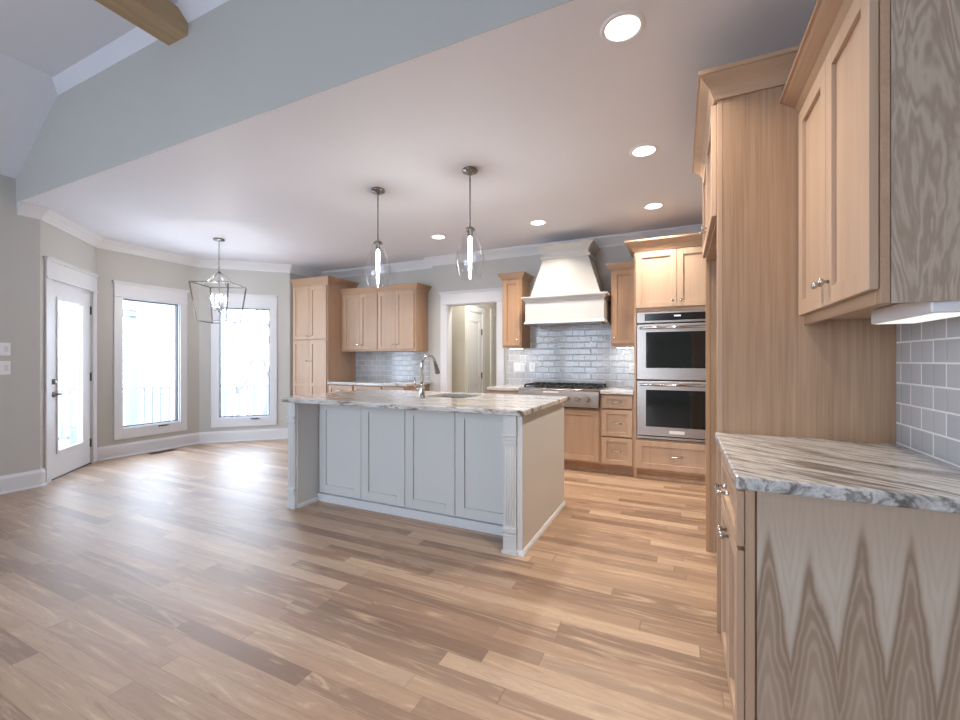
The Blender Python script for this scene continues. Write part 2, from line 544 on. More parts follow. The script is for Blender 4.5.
fC = wall_seg('wall_bay_right', C, D, [(0.245, 0.960, 0.36, 2.05)], 'angled bay wall holding the second window')
struct('wall_niche_left', MB().box(D[0] - T, D[1], -0.1, D[0], NY + T, H), M['wall'], 'short wall beside the pantry cabinet')
struct('wall_niche_back', MB().box(D[0], NY, -0.1, JX, NY + T, H), M['wall'], 'wall behind the pantry and bar cabinets')
kb = MB()
kb.box(JX, KY, -0.1, -3.058, KY + T, H).box(-3.058, KY, 2.04, -2.273, KY + T, H).box(-2.273, KY, -0.1, RX + T, KY + T, H)
struct('wall_back', kb, M['wall'], 'cooktop wall with the doorway to the hall')
struct('wall_right', MB().box(RX, BACK - T, -0.1, RX + T, KY, 3.9), M['wall'], 'right wall behind the near cabinets')
rb = MB(); xs = [A[0], -4.9, -3.9, -3.65, -2.3, -2.05, -0.9, RX]  # rear wall out of view; its window openings are added for fill
for i in range(0, 7):
    if i % 2 == 0: rb.box(xs[i], BACK - T, -0.1, xs[i + 1], BACK, 3.9)
    else: rb.box(xs[i], BACK - T, -0.1, xs[i + 1], BACK, 0.25).box(xs[i], BACK - T, 2.9, xs[i + 1], BACK, 3.9)
struct('wall_rear', rb, M['wall'], 'unseen living room wall with three windows added for fill light')

ceil_pts = [(A[0] - T, SOF), (RX + T, SOF), (RX + T, KY + T), (JX, KY + T), (JX, NY + T), (D[0] - T, NY + T), (D[0] - T, D[1] + .02), (C[0] - T, C[1] + .03), (B[0] - T, B[1] - .03), (A[0] - T, A[1] - .02)]
struct('ceiling', MB().prism(ceil_pts, H, H + 0.12), M['ceiling'], 'flat white kitchen ceiling')
struct('wall_header', MB().box(A[0], SOF - .004, H + 0.0005, RX, SOF + 0.12, 3.9), M['wall'], 'painted drop face above the kitchen opening')
# raised ceiling of the living room: flat field, narrow slope along the header, wide slope on the left
Z1, Z2 = 3.53, 3.61
rc = MB()
rc.extrude([(-4.74, SOF + .1, Z2), (RX, SOF + .1, Z2), (RX, SOF + .1, Z2 + .1), (-4.74, SOF + .1, Z2 + .1)], (0, BACK - SOF - .1, 0))
struct('ceiling_raised', rc, M['ceiling'], 'flat field of the raised living room ceiling')
bv = MB().extrude([(-5.4, SOF, Z1), (-5.4, SOF - 0.08, Z2), (-5.4, SOF - 0.08, Z2 + .05), (-5.4, SOF, Z2 + .05)], (RX + 5.4, 0, 0))
struct('ceiling_bevel', bv, M['ceiling'], 'narrow sloped strip where the raised ceiling meets the header')
ls = MB().extrude([(A[0], SOF, 2.965), (-4.74, SOF, Z2 + .02), (-4.74, SOF, Z2 + .1), (A[0], SOF, 3.06)], (0, BACK - SOF, 0))
struct('ceiling_slope', ls, M['ceiling'], 'sloped ceiling plane above the left wall')
# exposed beam
bm_ = MB().box(-3.255, -3.5, 3.449, -3.031, SOF - 0.001, 3.60)
struct('beam', bm_, M['beam'], 'exposed rough pine beam under the raised ceiling', bevel=0.006)

# crown moulding, baseboards
crown_prof = [(0, H - .115), (.012, H - .115), (.016, H - .098), (.045, H - .06), (.078, H - .028), (.085, H - .014), (.095, H - .012), (.095, H), (0, H)]
crown_path = [(A[0], SOF + .001), A, B, C, D, (D[0], NY), (JX, NY), (JX, KY), (RX, KY), (RX, SOF + .4)]
struct('trim_1', MB().sweep(crown_path, crown_prof), M['trim'], 'white crown moulding round the kitchen ceiling')
base_prof = [(0, 0), (.016, 0), (.016, .135), (.011, .15), (.006, .165), (0, .165)]
shoe = [(0.016, 0), (.030, 0), (.027, .012), (.016, .018)]
def at(f, t): return (f.o.x + f.u.x * t, f.o.y + f.u.y * t)
for nm, path in (('baseboard_left', [(A[0], BACK), A, at(fA, 0.055)]), ('baseboard_bay', [at(fA, 1.09), B, C, D, (D[0], 4.845)])):
    mb = MB().sweep(path, base_prof); mb.sweep(path, shoe)
    struct(nm, mb, M['trim'], 'white baseboard along the ' + nm.split('_')[1] + ' walls')

# ---------------------------------------------------------------- glazed door in the bay
def cased(name, f, t0, t1, z0, z1, cw, label, header=0.19, apron=None, depth=0.02):
    mb = MB()
    zb = z0
    if apron: zb = z0 - apron
    mb.fb(f, t0 - cw, t0, zb, z1, 0, depth).fb(f, t1, t1 + cw, zb, z1, 0, depth)
    if apron: mb.fb(f, t0, t1, z0 - apron, z0, 0, depth)
    mb.fb(f, t0 - cw, t1 + cw, z1, z1 + 0.015, 0, depth + .012)
    mb.fb(f, t0 - cw, t1 + cw, z1 + .015, z1 + header - .03, 0, depth + .002)
    mb.fb(f, t0 - cw - .012, t1 + cw + .012, z1 + header - .03, z1 + header - .012, 0, depth + .016)
    mb.fb(f, t0 - cw - .022, t1 + cw + .022, z1 + header - .012, z1 + header, 0, depth + .03)
    # jamb liners
    mb.fb(f, t0 - .0, t0 + .012, z0, z1, -T + .01, 0).fb(f, t1 - .012, t1, z0, z1, -T + .01, 0).fb(f, t0 + .012, t1 - .012, z1 - .012, z1, -T + .01, 0)
    if apron: mb.fb(f, t0 + .012, t1 - .012, z0, z0 + .012, -T + .01, 0)
    return struct(name, mb, M['trim'], label, bevel=0.002)

cased('trim_2', fA, 0.150, 0.996, 0.0, 2.065, 0.088, 'white casing and header round the glazed door', 0.215)
d1 = struct_empty('door_1', 'white exterior door with a full glass lite', fA.p(0.573, 0, -0.02))
mb = MB(); a0, a1, g0, g1, gz0, gz1 = 0.163, 0.983, 0.313, 0.800, 0.285, 1.880
n0, n1 = -0.050, -0.008
mb.fb(fA, a0, g0, 0.012, 2.052, n0, n1).fb(fA, g1, a1, 0.012, 2.052, n0, n1).fb(fA, g0, g1, 0.012, gz0, n0, n1).fb(fA, g0, g1, gz1, 2.052, n0, n1)
obj('door_slab', mb, M['trim'], d1)
mb = MB(); w = .028
mb.fb(fA, g0 - w, g0 + .004, gz0 - w, gz1 + w, n1, n1 + .010).fb(fA, g1 - .004, g1 + w, gz0 - w, gz1 + w, n1, n1 + .010).fb(fA, g0, g1, gz0 - w, gz0 + .004, n1, n1 + .010).fb(fA, g0, g1, gz1 - .004, gz1 + w, n1, n1 + .010)
obj('lite_frame', mb, M['trim'], d1, bevel=.003)
obj('glass_pane', MB().fb(fA, g0, g1, gz0, gz1, -.033, -.027), M['pane'], d1)
for z in (1.836, 1.042, 0.248):
    obj('hinge', MB().fb(fA, .975, .992, z - .05, z + .05, n1, n1 + .012), M['hinge'], d1)
c0 = fA.p(.235, 1.017, n1)
obj('deadbolt', MB().lathe([(.030, 0), (.030, .012), (.018, .016), (.018, .026)], c0, fA.n), M['nickel'], d1)
c0 = fA.p(.235, .885, n1)
lv = obj('door_handle', MB().lathe([(.030, 0), (.030, .010), (.012, .014), (.012, .045)], c0, fA.n).tube([fA.p(.235, .885, n1 + .045), fA.p(.275, .887, n1 + .048), fA.p(.335, .882, n1 + .046)], [.010, .009, .007]), M['nickel'], d1)
obj('threshold', MB().fb(fA, .15, .996, 0.0, .012, -.11, .0), M['sash'], d1)

# ---------------------------------------------------------------- bay windows
def window(name, f, t0, t1, z0, z1, label, tl, crank_t):
    cased(tl, f, t0, t1, z0, z1, 0.092, 'white casing round ' + label, 0.20, 0.135)
    w = struct_empty(name, label, f.p((t0 + t1) / 2, z0, -.05))
    a, b, c, e = t0 + .012, t1 - .012, z0 + .012, z1 - .012
    mb = MB(); k = .014
    for (u0, u1, y0, y1) in ((a, a + k, c, e), (b - k, b, c, e), (a + k, b - k, c, c + k), (a + k, b - k, e - k, e)):
        mb.fb(f, u0, u1, y0, y1, -.075, -.030)
    obj('sash_frame', mb, M['sash'], w)
    obj('glass_pane', MB().fb(f, a + k, b - k, c + k, e - k, -.056, -.050), M['pane'], w)
    mb = MB().fb(f, crank_t - .05, crank_t + .05, z0 - .028, z0 - .012, .02, .045)
    mb.tube([f.p(crank_t - .02, z0 - .016, .045), f.p(crank_t + .03, z0 - .012, .055), f.p(crank_t + .07, z0 - .012, .050)], .006)
    obj('crank_handle', mb, M['hinge'], w)
window('window_1', fB, 0.270, 0.966, 0.36, 2.05, 'casement window beside the glazed door', 'trim_3', .73)
window('window_2', fC, 0.245, 0.960, 0.36, 2.05, 'casement window behind the lantern chandelier', 'trim_4', .74)
for i in range(3):  # unseen rear windows, added to let in cool fill light
    x0, x1 = xs[2 * i + 1], xs[2 * i + 2]
    w = struct_empty('window_%d' % (i + 3), 'tall unseen rear window added for fill light', ((x0 + x1) / 2, BACK - .06, .25))
    mb = MB()
    for q in ((x0, x0 + .05, .25, 2.9), (x1 - .05, x1, .25, 2.9), (x0 + .05, x1 - .05, .25, .30), (x0 + .05, x1 - .05, 2.85, 2.9), (x0 + .05, x1 - .05, 1.95, 2.0)):
        mb.box(q[0], BACK - .09, q[2], q[1], BACK - .03, q[3])
    obj('sash_frame', mb, M['trim'], w)
    obj('glass_pane', MB().box(x0 + .05, BACK - .063, .30, x1 - .05, BACK - .057, 2.85), M['pane'], w)

def portal(name, o, nrm, w, h):
    l = bpy.data.lights.new(name, 'AREA'); l.shape = 'RECTANGLE'; l.size = w; l.size_y = h
    l.cycles.is_portal = True
    ob = bpy.data.objects.new(name, l); COL.objects.link(ob)
    ob.location = o
    ob.rotation_euler = Vector(nrm).to_track_quat('-Z', 'Y').to_euler()
portal('window_portal', fB.p(.618, 1.205, -.09), fB.n, .68, 1.68)
portal('window_portal', fC.p(.602, 1.205, -.09), fC.n, .70, 1.68)
portal('door_portal', fA.p(.556, 1.08, -.06), fA.n, .50, 1.6)
for i in range(3):
    portal('rear_portal', ((xs[2 * i + 1] + xs[2 * i + 2]) / 2, BACK - .1, 1.575), (0, 1, 0), xs[2 * i + 2] - xs[2 * i + 1], 2.65)

# ---------------------------------------------------------------- doorway and hall beyond
fK = Fr((0, KY, 0), (1, 0), (0, -1))
cased('trim_5', fK, -3.058, -2.273, 0.0, 2.04, 0.105, 'white casing round the hall doorway', 0.185)
hm = MB()
hm.box(-4.1, 5.98, 0, -3.09, 6.06, H)                     # wall facing the kitchen
struct('wall_hall_front', hm, M['hall'], 'beige hall wall seen through the doorway')
hm = MB(); hx = -3.10
hm.box(hx - .1, 6.06, 2.07, hx, 6.62, H).box(hx - .1, 6.62, 0, hx, 8.0, H)
struct('wall_hall_left', hm, M['hall'], 'beige hall wall holding the inner door')
struct('wall_hall_end', MB().box(-3.2, 7.9, 0, -2.05, 8.0, H), M['hall'], 'end wall of the hall')
struct('wall_hall_right', MB().box(-2.2, KY + T, 0, -2.1, 8.0, H), M['hall'], 'right wall of the hall')
struct('wall_hall_side', MB().box(-4.1, KY + T + .1, 0, -4.0, 5.98, H), M['hall'], 'side wall of the hall')
struct('ceiling_hall', MB().box(-4.1, KY + T + .005, H, -2.05, 8.0, H + .1), M['ceiling'], 'hall ceiling')
fH = Fr((hx, 6.0, 0), (0, 1), (1, 0))
mb = MB().fb(fH, .062, .12, 0, 2.05, 0, .02).fb(fH, .62, .71, 0, 2.05, 0, .02).fb(fH, .062, .71, 2.05, 2.16, 0, .022).fb(fH, .05, .725, 2.16, 2.185, 0, .04)
mb.fb(fH, .98, 1.06, 0, 2.05, 0, .02).fb(fH, 1.06, 1.5, 2.05, 2.16, 0, .022).fb(fH, .98, 1.06, 2.05, 2.16, 0, .022)
struct('trim_6', mb, M['trim'], 'white casing of the inner hall door')
d2 = struct_empty('door_2', 'white inner hall door with dark hinges', fH.p(.36, 0, -.03))
mb = MB().fb(fH, .122, .595, .01, 2.045, -.04, -.005)
mb.fb(fH, .122, .20, .01, 2.045, -.005, .004).fb(fH, .515, .595, .01, 2.045, -.005, .004)
for z0, z1 in ((.01, .22), (.82, .98), (1.88, 2.045)): mb.fb(fH, .20, .515, z0, z1, -.005, .004)
obj('door_slab', mb, M['trim'], d2)
obj('jamb_gap', MB().fb(fH, .597, .62, 0, 2.05, -.04, -.012), M['dark'], d2)
for z in (1.72, .98, .25):
    obj('hinge', MB().fb(fH, .590, .624, z - .05, z + .05, .004, .016), M['hinge'], d2)
hl = bpy.data.lights.new('hall_fill', 'AREA'); hl.shape = 'DISK'; hl.size = .25; hl.energy = 20; hl.color = (1, .95, .88)  # unseen area light added to brighten the hall
ho = bpy.data.objects.new('hall_fill', hl); COL.objects.link(ho); ho.location = (-2.65, 5.80, 2.70)

# ---------------------------------------------------------------- cabinet helpers
def shaker(name, f, u0, u1, z0, z1, n, mat, parent, stile=.058, rail=None, t=.020, mid=None, bev=.0018):
    rail = rail or stile
    mb = MB()
    mb.fb(f, u0, u0 + stile, z0, z1, n, n + t).fb(f, u1 - stile, u1, z0, z1, n, n + t)
    mb.fb(f, u0 + stile, u1 - stile, z0, z0 + rail, n, n + t).fb(f, u0 + stile, u1 - stile, z1 - rail, z1, n, n + t)
    if mid: mb.fb(f, u0 + stile, u1 - stile, mid - rail / 2, mid + rail / 2, n, n + t)
    mb.fb(f, u0 + stile - .004, u1 - stile + .004, z0 + rail - .004, z1 - rail + .004, n + .001, n + t - .013)
    return obj(name, mb, mat, parent, bevel=bev)

def knob(f, u, z, n, parent, r=.014):
    mb = MB().lathe([(.006, 0), (.005, .012), (r * .8, .016), (r, .022), (r * .85, .028), (r * .3, .031)], f.p(u, z, n), f.n, 16)
    return obj('knob', mb, M['chrome'], parent)

def pull(f, u, z, n, parent, w=.11):
    mb = MB()
    for s in (-1, 1):
        mb.lathe([(.009, 0), (.006, .006), (.006, .024), (.008, .028)], f.p(u + s * w * .42, z, n), f.n, 12)
    pts = [f.p(u + w * .5 * k, z, n + .028 + .006 * (1 - k * k)) for k in (-1, -.84, -.5, 0, .5, .84, 1)]
    mb.tube(pts, [.003, .008, .006, .0085, .006, .008, .003], 10)
    return obj('pull_handle', mb, M['chrome'], parent)

CROWN = lambda z, h=.085, p=.068: [(0, z), (.010, z), (.014, z + .012), (.030, z + h * .42), (p * .8, z + h * .72), (p * .88, z + h * .82), (p, z + h * .84), (p, z + h), (0, z + h)]

def crown(path, z, parent, h=.085, p=.068, mat=None):
    return obj('crown', MB().sweep(path, CROWN(z, h, p)), mat or M['wood_x'], parent)

# ---------------------------------------------------------------- kitchen island
isl = thing('kitchen_island', 'long pale grey island cabinet with fluted corner posts under the veined counter', 'kitchen island', (-1.95, 3.1, 0))
mb = MB().box(-2.90, 2.81, 0, -.945, 3.60, .70).box(-2.90, 2.81, .70, -2.30, 3.60, .889).box(-1.20, 2.81, .70, -.945, 3.60, .889)
mb.box(-2.30, 2.81, .70, -1.20, 2.86, .889).box(-2.30, 3.55, .70, -1.20, 3.60, .889)
obj('body', mb, M['island'], isl)
obj('end_panel', MB().box(-.945, 2.550, 0, -.908, 3.62, .889), M['island'], isl, bevel=.002)
obj('end_panel', MB().box(-2.985, 2.56, 0, -2.90, 3.62, .889), M['island'], isl, bevel=.002)
fI = Fr((0, 2.81, 0), (1, 0), (0, -1))
for u0, u1 in ((-2.892, -2.424), (-2.420, -1.981), (-1.975, -1.528), (-1.523, -1.060)):
    shaker('door_panel', fI, u0, u1, .075, .880, .0, M['island'], isl, stile=.075, t=.022)
obj('base_board', MB().box(-2.90, 2.775, 0, -1.045, 2.815, .068), M['trim'], isl, bevel=.003)
sp = [(0, 0), (.014, 0), (.012, .014), (.004, .03), (0, .032)]
obj('shoe_molding', MB().sweep([(-.945, 2.549), (-.908, 2.549), (-.908, 3.62)], sp), M['trim'], isl)
obj('shoe_molding', MB().sweep([(-2.90, 2.78), (-2.90, 2.557)], [(-o, z) for o, z in sp]), M['trim'], isl)
def post(x0, x1):
    y0, y1 = 2.535, 2.62
    mb = MB().box(x0, y0, 0, x1, y1, .11).box(x0 - .004, y0 - .009, .116, x1 + .001, y1, .132).box(x0 - .004, y0 - .012, .146, x1 + .001, y1, .168)
    mb.box(x0 + .002, y0 + .002, .11, x1 - .002, y1, .889)
    mb.box(x0 + .010, y0 - .002, .18, x1 - .010, y1, .70)
    n = 4; w = (x1 - x0 - .024) / n
    for i in range(n):
        cx = x0 + .012 + w * (i + .5)
        mb.lathe([(w * .25, 0), (w * .47, .01), (w * .47, .50), (w * .25, .51)], (cx, y0 + .0, .185), n=10)
    mb.box(x0 - .004, y0 - .010, .71, x1 + .001, y1, .722).box(x0 - .002, y0 - .006, .730, x1 + .001, y1, .750).box(x0 - .004, y0 - .013, .758, x1 + .001, y1, .770)
    mb.box(x0, y0, .775, x1, y1, .889)
    mb.box(x0 - .008, y0 - .008, 0, x1 + .008, y1, .022)
    obj('corner_post', mb, M['island'], isl, bevel=.002)
post(-1.036, -.9445); post(-2.988, -2.905)

def slab_with_hole(x0, y0, x1, y1, hx0, hy0, hx1, hy1, z0, z1):
    mb = MB(); b = mb.b
    def ring(pts, z): return [b.verts.new((x, y, z)) for x, y in pts]
    def rounded(xa, ya, xb, yb, r, k=4):
        pts = []
        for cx, cy, a in ((xb - r, ya + r, -90), (xb - r, yb - r, 0), (xa + r, yb - r, 90), (xa + r, ya + r, 180)):
            for i in range(k + 1):
                t = math.radians(a + 90 * i / k); pts.append((cx + r * math.cos(t), cy + r * math.sin(t)))
        return pts
    o = rounded(x0, y0, x1, y1, .035); i_ = rounded(hx0, hy0, hx1, hy1, .03)
    ot, ob_, it, ib = ring(o, z1), ring(o, z0), ring(i_, z1), ring(i_, z0)
    n = len(o)
    for k in range(n):
        j = (k + 1) % n
        b.faces.new([ot[k], ot[j], it[j], it[k]]); b.faces.new([ob_[j], ob_[k], ib[k], ib[j]])
        b.faces.new([ob_[k], ob_[j], ot[j], ot[k]]); b.faces.new([it[k], it[j], ib[j], ib[k]])
    return mb
SX0, SY0, SX1, SY1 = -2.06, 3.12, -1.62, 3.52
ct = obj('island_countertop', slab_with_hole(-3.05, 2.50, -.885, 3.66, SX0, SY0, SX1, SY1, .889, .927), M['granite'], bevel=.008, seg=3)
tag(ct, 'long veined granite countertop with a sink cutout on the island', 'countertop')
sk = MB(); w = .004
for q in ((SX0, SY0, SX0 + w, SY1), (SX1 - w, SY0, SX1, SY1), (SX0, SY0, SX1, SY0 + w), (SX0, SY1 - w, SX1, SY1)):
    sk.box(q[0], q[1], .72, q[2], q[3], .888)
sk.box(SX0, SY0, .716, SX1, SY1, .72)
sk.lathe([(.045, 0), (.045, .003), (.03, .004)], ((SX0 + SX1) / 2, 3.32, .72))
tag(obj('sink', sk, M['nickel']), 'undermount stainless sink set into the island counter', 'sink')

fx, fy, fz = -1.945, 2.985, .927
fa = thing('faucet', 'tall chrome gooseneck kitchen faucet standing on the island counter', 'faucet', (fx, fy, fz))
dv = Vector((.25, 1.0, 0)).normalized()
obj('base', MB().lathe([(.030, 0), (.030, .008), (.024, .014), (.022, .10), (.024, .105), (.024, .115), (.018, .12)], (fx, fy, fz)), M['chrome'], fa)
pts = [Vector((fx, fy, fz + .11)), Vector((fx, fy, fz + .27))]
R = .076
for k in range(0, 13):
    a = PI * k / 12 * .93
    pts.append(Vector((fx, fy, fz + .28)) + dv * (R - R * math.cos(a)) + Vector((0, 0, R * math.sin(a))))
obj('spout', MB().tube(pts, .0125, 12), M['chrome'], fa)
e = pts[-1]; dd = (pts[-1] - pts[-2]).normalized()
obj('spray_head', MB().tube([e, e + dd * .02, e + dd * .05, e + dd * .10, e + dd * .105], [.014, .017, .018, .022, .018], 14), M['nickel'], fa)
lh = MB().tube([(fx - .02, fy, fz + .075), (fx - .055, fy - .01, fz + .078)], .014, 10)
lh.tube([(fx - .052, fy - .01, fz + .078), (fx - .062, fy - .012, fz + .13), (fx - .066, fy - .013, fz + .175)], [.009, .007, .006], 10)
obj('lever', lh, M['chrome'], fa)

# ---------------------------------------------------------------- near base cabinet (right)
fR = lambda x: Fr((x, 0, 0), (0, -1), (-1, 0))            # facing the aisle: u = -y
Y0, Y1 = 1.425, 2.208
nb = thing('base_cabinet', 'near base cabinet with book matched veneer end panel beside the tall panel', 'cabinet', (.46, 1.8, 0))
obj('carcass', MB().box(.19, Y0 + .012, .10, RX - .004, Y1, .876).box(.245, Y0 + .012, 0, RX - .004, Y1, .10), M['wood_dark'], nb)
obj('end_panel', MB().box(.196, Y0, 0, RX - .004, Y0 + .012, .876), M['cathedral'], nb)
f = fR(.19)
mb = MB()
mb.fb(f, -Y0 - .03, -Y0 + .002, .0, .876, 0, .020).fb(f, -Y1, -Y1 + .02, .10, .876, 0, .020)
mb.fb(f, -Y1, -Y0, .835, .876, 0, .019).fb(f, -Y1, -Y0, .675, .70, 0, .019).fb(f, -Y1, -Y0, .10, .125, 0, .019)
obj('face_frame', mb, M['wood_frame'], nb)
f = fR(.170)
dr = shaker('drawer', f, -1.985, -1.455, .695, .858, .001, M['wood'], nb, stile=.05, rail=.035)
pull(f, -1.720, .785, .021, dr, .11)
for u0, u1, ku in ((-1.985, -1.722, -1.752), (-1.718, -1.455, -1.688)):
    dd_ = shaker('door', f, u0, u1, .115, .682, .001, M['wood'], nb, stile=.05)
    knob(f, ku, .635, .021, dd_)
obj('filler_panel', MB().fb(f, -2.208, -1.995, .10, .876, -.02, .004), M['wood_frame'], nb)
obj('toe_kick', MB().box(.240, Y0 + .012, 0, .246, Y1, .10), M['wood_dark'], nb)
mb = MB().box(.141, 1.395, .876, RX - .001, Y1, .914)
tag(obj('near_countertop', mb, M['granite_near'], bevel=.007, seg=3), 'streaked granite countertop on the near base cabinet', 'countertop')
bs = obj('backsplash', MB().box(RX - .009, 1.2, .9145, RX - .0005, Y1, 1.383), M['tile_near'])
bs['kind'] = 'structure'; bs['label'] = 'grey subway tile backsplash on the right wall'

# near wall cabinet
WX = .470
Y0 = 1.445
uc = thing('upper_cabinet', 'large near upper cabinet with grey veneer end above the streaked counter', 'cabinet', (.63, 1.8, 1.39))
obj('carcass', MB().box(WX + .02, Y0 + .014, 1.41, RX - .001, Y1, 2.36), M['wood_frame'], uc)
obj('end_panel', MB().box(WX + .022, Y0 + .002, 1.39, RX - .001, Y0 + .014, 2.36), M['swirl'], uc)
f = fR(WX + .02)
mb = MB().fb(f, -Y0 - .035, -Y0, 1.39, 2.36, 0, .020).fb(f, -Y1, -Y1 + .03, 1.39, 2.36, 0, .020)
mb.fb(f, -Y1 + .03, -Y0 - .035, 1.39, 1.43, 0, .020).fb(f, -Y1 + .03, -Y0 - .035, 2.26, 2.36, 0, .020)
obj('face_frame', mb, M['wood_h'], uc, bevel=.002)
f = fR(WX)
for u0, u1, ku in ((-2.190, -1.822, -1.858), (-1.818, -1.448, -1.782)):
    d_ = shaker('door', f, u0, u1, 1.428, 2.275, .002, M['wood'], uc, stile=.06)
    knob(f, ku, 1.505, .022, d_)
crown([(RX - .001, Y1), (WX, Y1), (WX, Y0), (RX - .001, Y0)], 2.280, uc, .085, .085, M['wood_h'])
lb = obj('light_bar', MB().box(.575, 1.465, 1.362, .69, 1.845, 1.409), M['plastic'], uc, bevel=.004)
obj('diffuser', MB().box(.585, 1.475, 1.3605, .68, 1.835, 1.3625), M['strip'], lb)

# ---------------------------------------------------------------- refrigerator surround
FX = .150; FY0, FY1 = 2.212, 3.13
fs = thing('refrigerator_surround', 'tall oak panelled refrigerator surround with crown and an empty bay', 'cabinet', (.46, 2.67, 0))
obj('side_panel', MB().box(FX + .022, FY0, 0, RX - .001, FY0 + .022, 2.45), M['panel'], fs)
obj('side_panel', MB().box(FX + .022, FY1, 0, RX - .001, FY1 + .022, 2.45), M['panel'], fs)
obj('edge_strip', MB().box(FX, FY0, 0, FX + .022, FY0 + .024, 2.45), M['wood_frame'], fs, bevel=.002)
obj('edge_strip', MB().box(FX - .002, FY1 - .006, 0, FX + .022, FY1 + .024, 2.45), M['wood_dark'], fs, bevel=.002)
obj('upper_box', MB().box(FX, FY0 + .024, 1.885, RX - .001, FY1 - .006, 2.45), M['wood_frame'], fs)
f = fR(FX)
for u0, u1, ku in ((-3.118, -2.674, -2.71), (-2.670, -2.226, -2.634)):
    d_ = shaker('door', f, u0, u1, 1.905, 2.415, .001, M['wood'], fs)
    knob(f, ku, 1.965, .021, d_)
crown([(RX - .001, FY1 + .024), (FX - .004, FY1 + .024), (FX - .004, FY0), (RX - .001, FY0)], 2.425, fs, .11, .075, M['wood_x'])

# ---------------------------------------------------------------- oven tower
OX0, OX1, OY = -.445, .375, 4.745
fO = Fr((0, OY, 0), (1, 0), (0, -1))
ot = thing('oven_cabinet', 'tall maple cabinet housing the double oven', 'cabinet', ((OX0 + OX1) / 2, 5.05, 0))
mb = MB().box(OX0, OY, .09, OX0 + .024, KY - .001, 2.43).box(OX1 - .02, OY, .09, OX1, KY - .001, 2.43)
mb.box(OX0 + .024, OY + .004, .09, OX1 - .02, KY - .001, .42).box(OX0 + .024, OY + .004, 1.742, OX1 - .02, KY - .001, 2.43).box(OX0 + .024, OY + .56, .42, OX1 - .02, KY - .001, 1.742)
obj('carcass', mb, M['wood_frame'], ot)
for u0, u1, ku in ((OX0 + .018, -.038, -.075), (-.034, OX1 - .018, .003)):
    d_ = shaker('door', fO, u0, u1, 1.785, 2.365, .001, M['wood'], ot)
    knob(fO, ku, 1.845, .021, d_)
d_ = shaker('drawer', fO, OX0 + .018, OX1 - .018, .115, .405, .001, M['wood'], ot)
pull(fO, (OX0 + OX1) / 2, .262, .021, d_)
obj('toe_kick', MB().box(OX0 + .01, OY + .05, 0, OX1, OY + .06, .09), M['wood_dark'], ot)
obj('base_shoe', MB().box(OX0 - .004, OY + .032, 0, OX1, OY + .049, .035), M['wood_frame'], ot)
obj('foot', MB().box(OX0, OY + .004, 0, OX0 + .026, KY - .001, .09), M['wood_frame'], ot)
crown([(OX0, KY - .001), (OX0, OY), (OX1, OY), (OX1, KY - .001)], 2.378, ot, .11, .085)

ov = thing('double_oven', 'stainless double wall oven with black glass doors in the tall cabinet', 'oven', (-.035, OY, .43))
u0, u1 = -.415, .345
obj('chassis', MB().fb(fO, u0 + .005, u1 - .005, .428, 1.736, -.54, -.006), M['black'], ov)
obj('control_panel', MB().fb(fO, u0, u1, 1.628, 1.738, -.02, .012), M['steel'], ov, bevel=.003)
cp = obj('control_glass', MB().fb(fO, u0 + .075, u1 - .0, 1.648, 1.722, .012, .014), M['panel_glass'], ov)
mb = MB().fb(fO, -.06, .0, 1.685, 1.700, .014, .0145)
obj('clock_display', mb, M['digit'], cp)
for i in range(2):
    for j in range(3):
        obj('button', MB().fb(fO, .235 + .05 * i, .255 + .05 * i, 1.66 + .021 * j, 1.672 + .021 * j, .014, .0148), M['plastic'], cp)
def oven_door(z0, z1, wz0, wz1):
    d = obj('oven_door', MB().fb(fO, u0, u1, z0, z1, -.006, .026), M['steel'], ov, bevel=.004)
    mb = MB().fb(fO, u0 + .062, u1 - .062, wz0 - .02, wz1 + .02, .026, .028)
    obj('window_trim', mb, M['steel'], d, bevel=.001)
    obj('window_glass', MB().fb(fO, u0 + .088, u1 - .088, wz0, wz1, .028, .0295), M['oven_glass'], d)
    mb = MB().tube([fO.p(u0 + .03, z1 - .038, .062), fO.p(u1 - .03, z1 - .038, .062)], .013, 12)
    for u in (u0 + .05, u1 - .05): mb.tube([fO.p(u, z1 - .038, .024), fO.p(u, z1 - .038, .062)], .009, 10)
    obj('handle', mb, M['chrome'], d)
    return d
oven_door(1.040, 1.612, 1.160, 1.530)
d_ = oven_door(.462, 1.026, .556, .935)
obj('name_plate', MB().fb(fO, -.105, .035, .492, .524, .026, .029), M['plastic'], d_)
obj('vent_trim', MB().fb(fO, u0, u1, .430, .452, -.01, .02), M['steel'], ov)

# ---------------------------------------------------------------- cooktop run
fB_ = Fr((0, 4.765, 0), (1, 0), (0, -1))
def base_unit(x0, x1, label, name, ztop=.876):
    t = thing(name, label, 'cabinet', ((x0 + x1) / 2, 5.05, 0))
    obj('carcass', MB().box(x0, 4.785, .10, x1, KY - .001, ztop), M['wood_dark'], t)
    obj('toe_kick', MB().box(x0, 4.835, 0, x1, 4.845, .10), M['wood_frame'], t)
    mb = MB().fb(fB_, x0, x0 + .025, .10, ztop, -.02, 0).fb(fB_, x1 - .025, x1, .10, ztop, -.02, 0).fb(fB_, x0 + .025, x1 - .025, .10, .125, -.02, 0).fb(fB_, x0 + .025, x1 - .025, ztop - .02, ztop, -.02, 0)
    obj('face_frame', mb, M['wood_frame'], t)
    return t
t = base_unit(-.795, -.447, 'narrow three drawer maple cabinet between cooktop and oven tower', 'drawer_cabinet')
for z0, z1 in ((.722, .862), (.420, .705), (.122, .404)):
    d_ = shaker('drawer', fB_, -.778, -.464, z0, z1, .001, M['wood'], t, stile=.052, rail=.045)
    pull(fB_, -.621, (z0 + z1) / 2, .021, d_, .10)
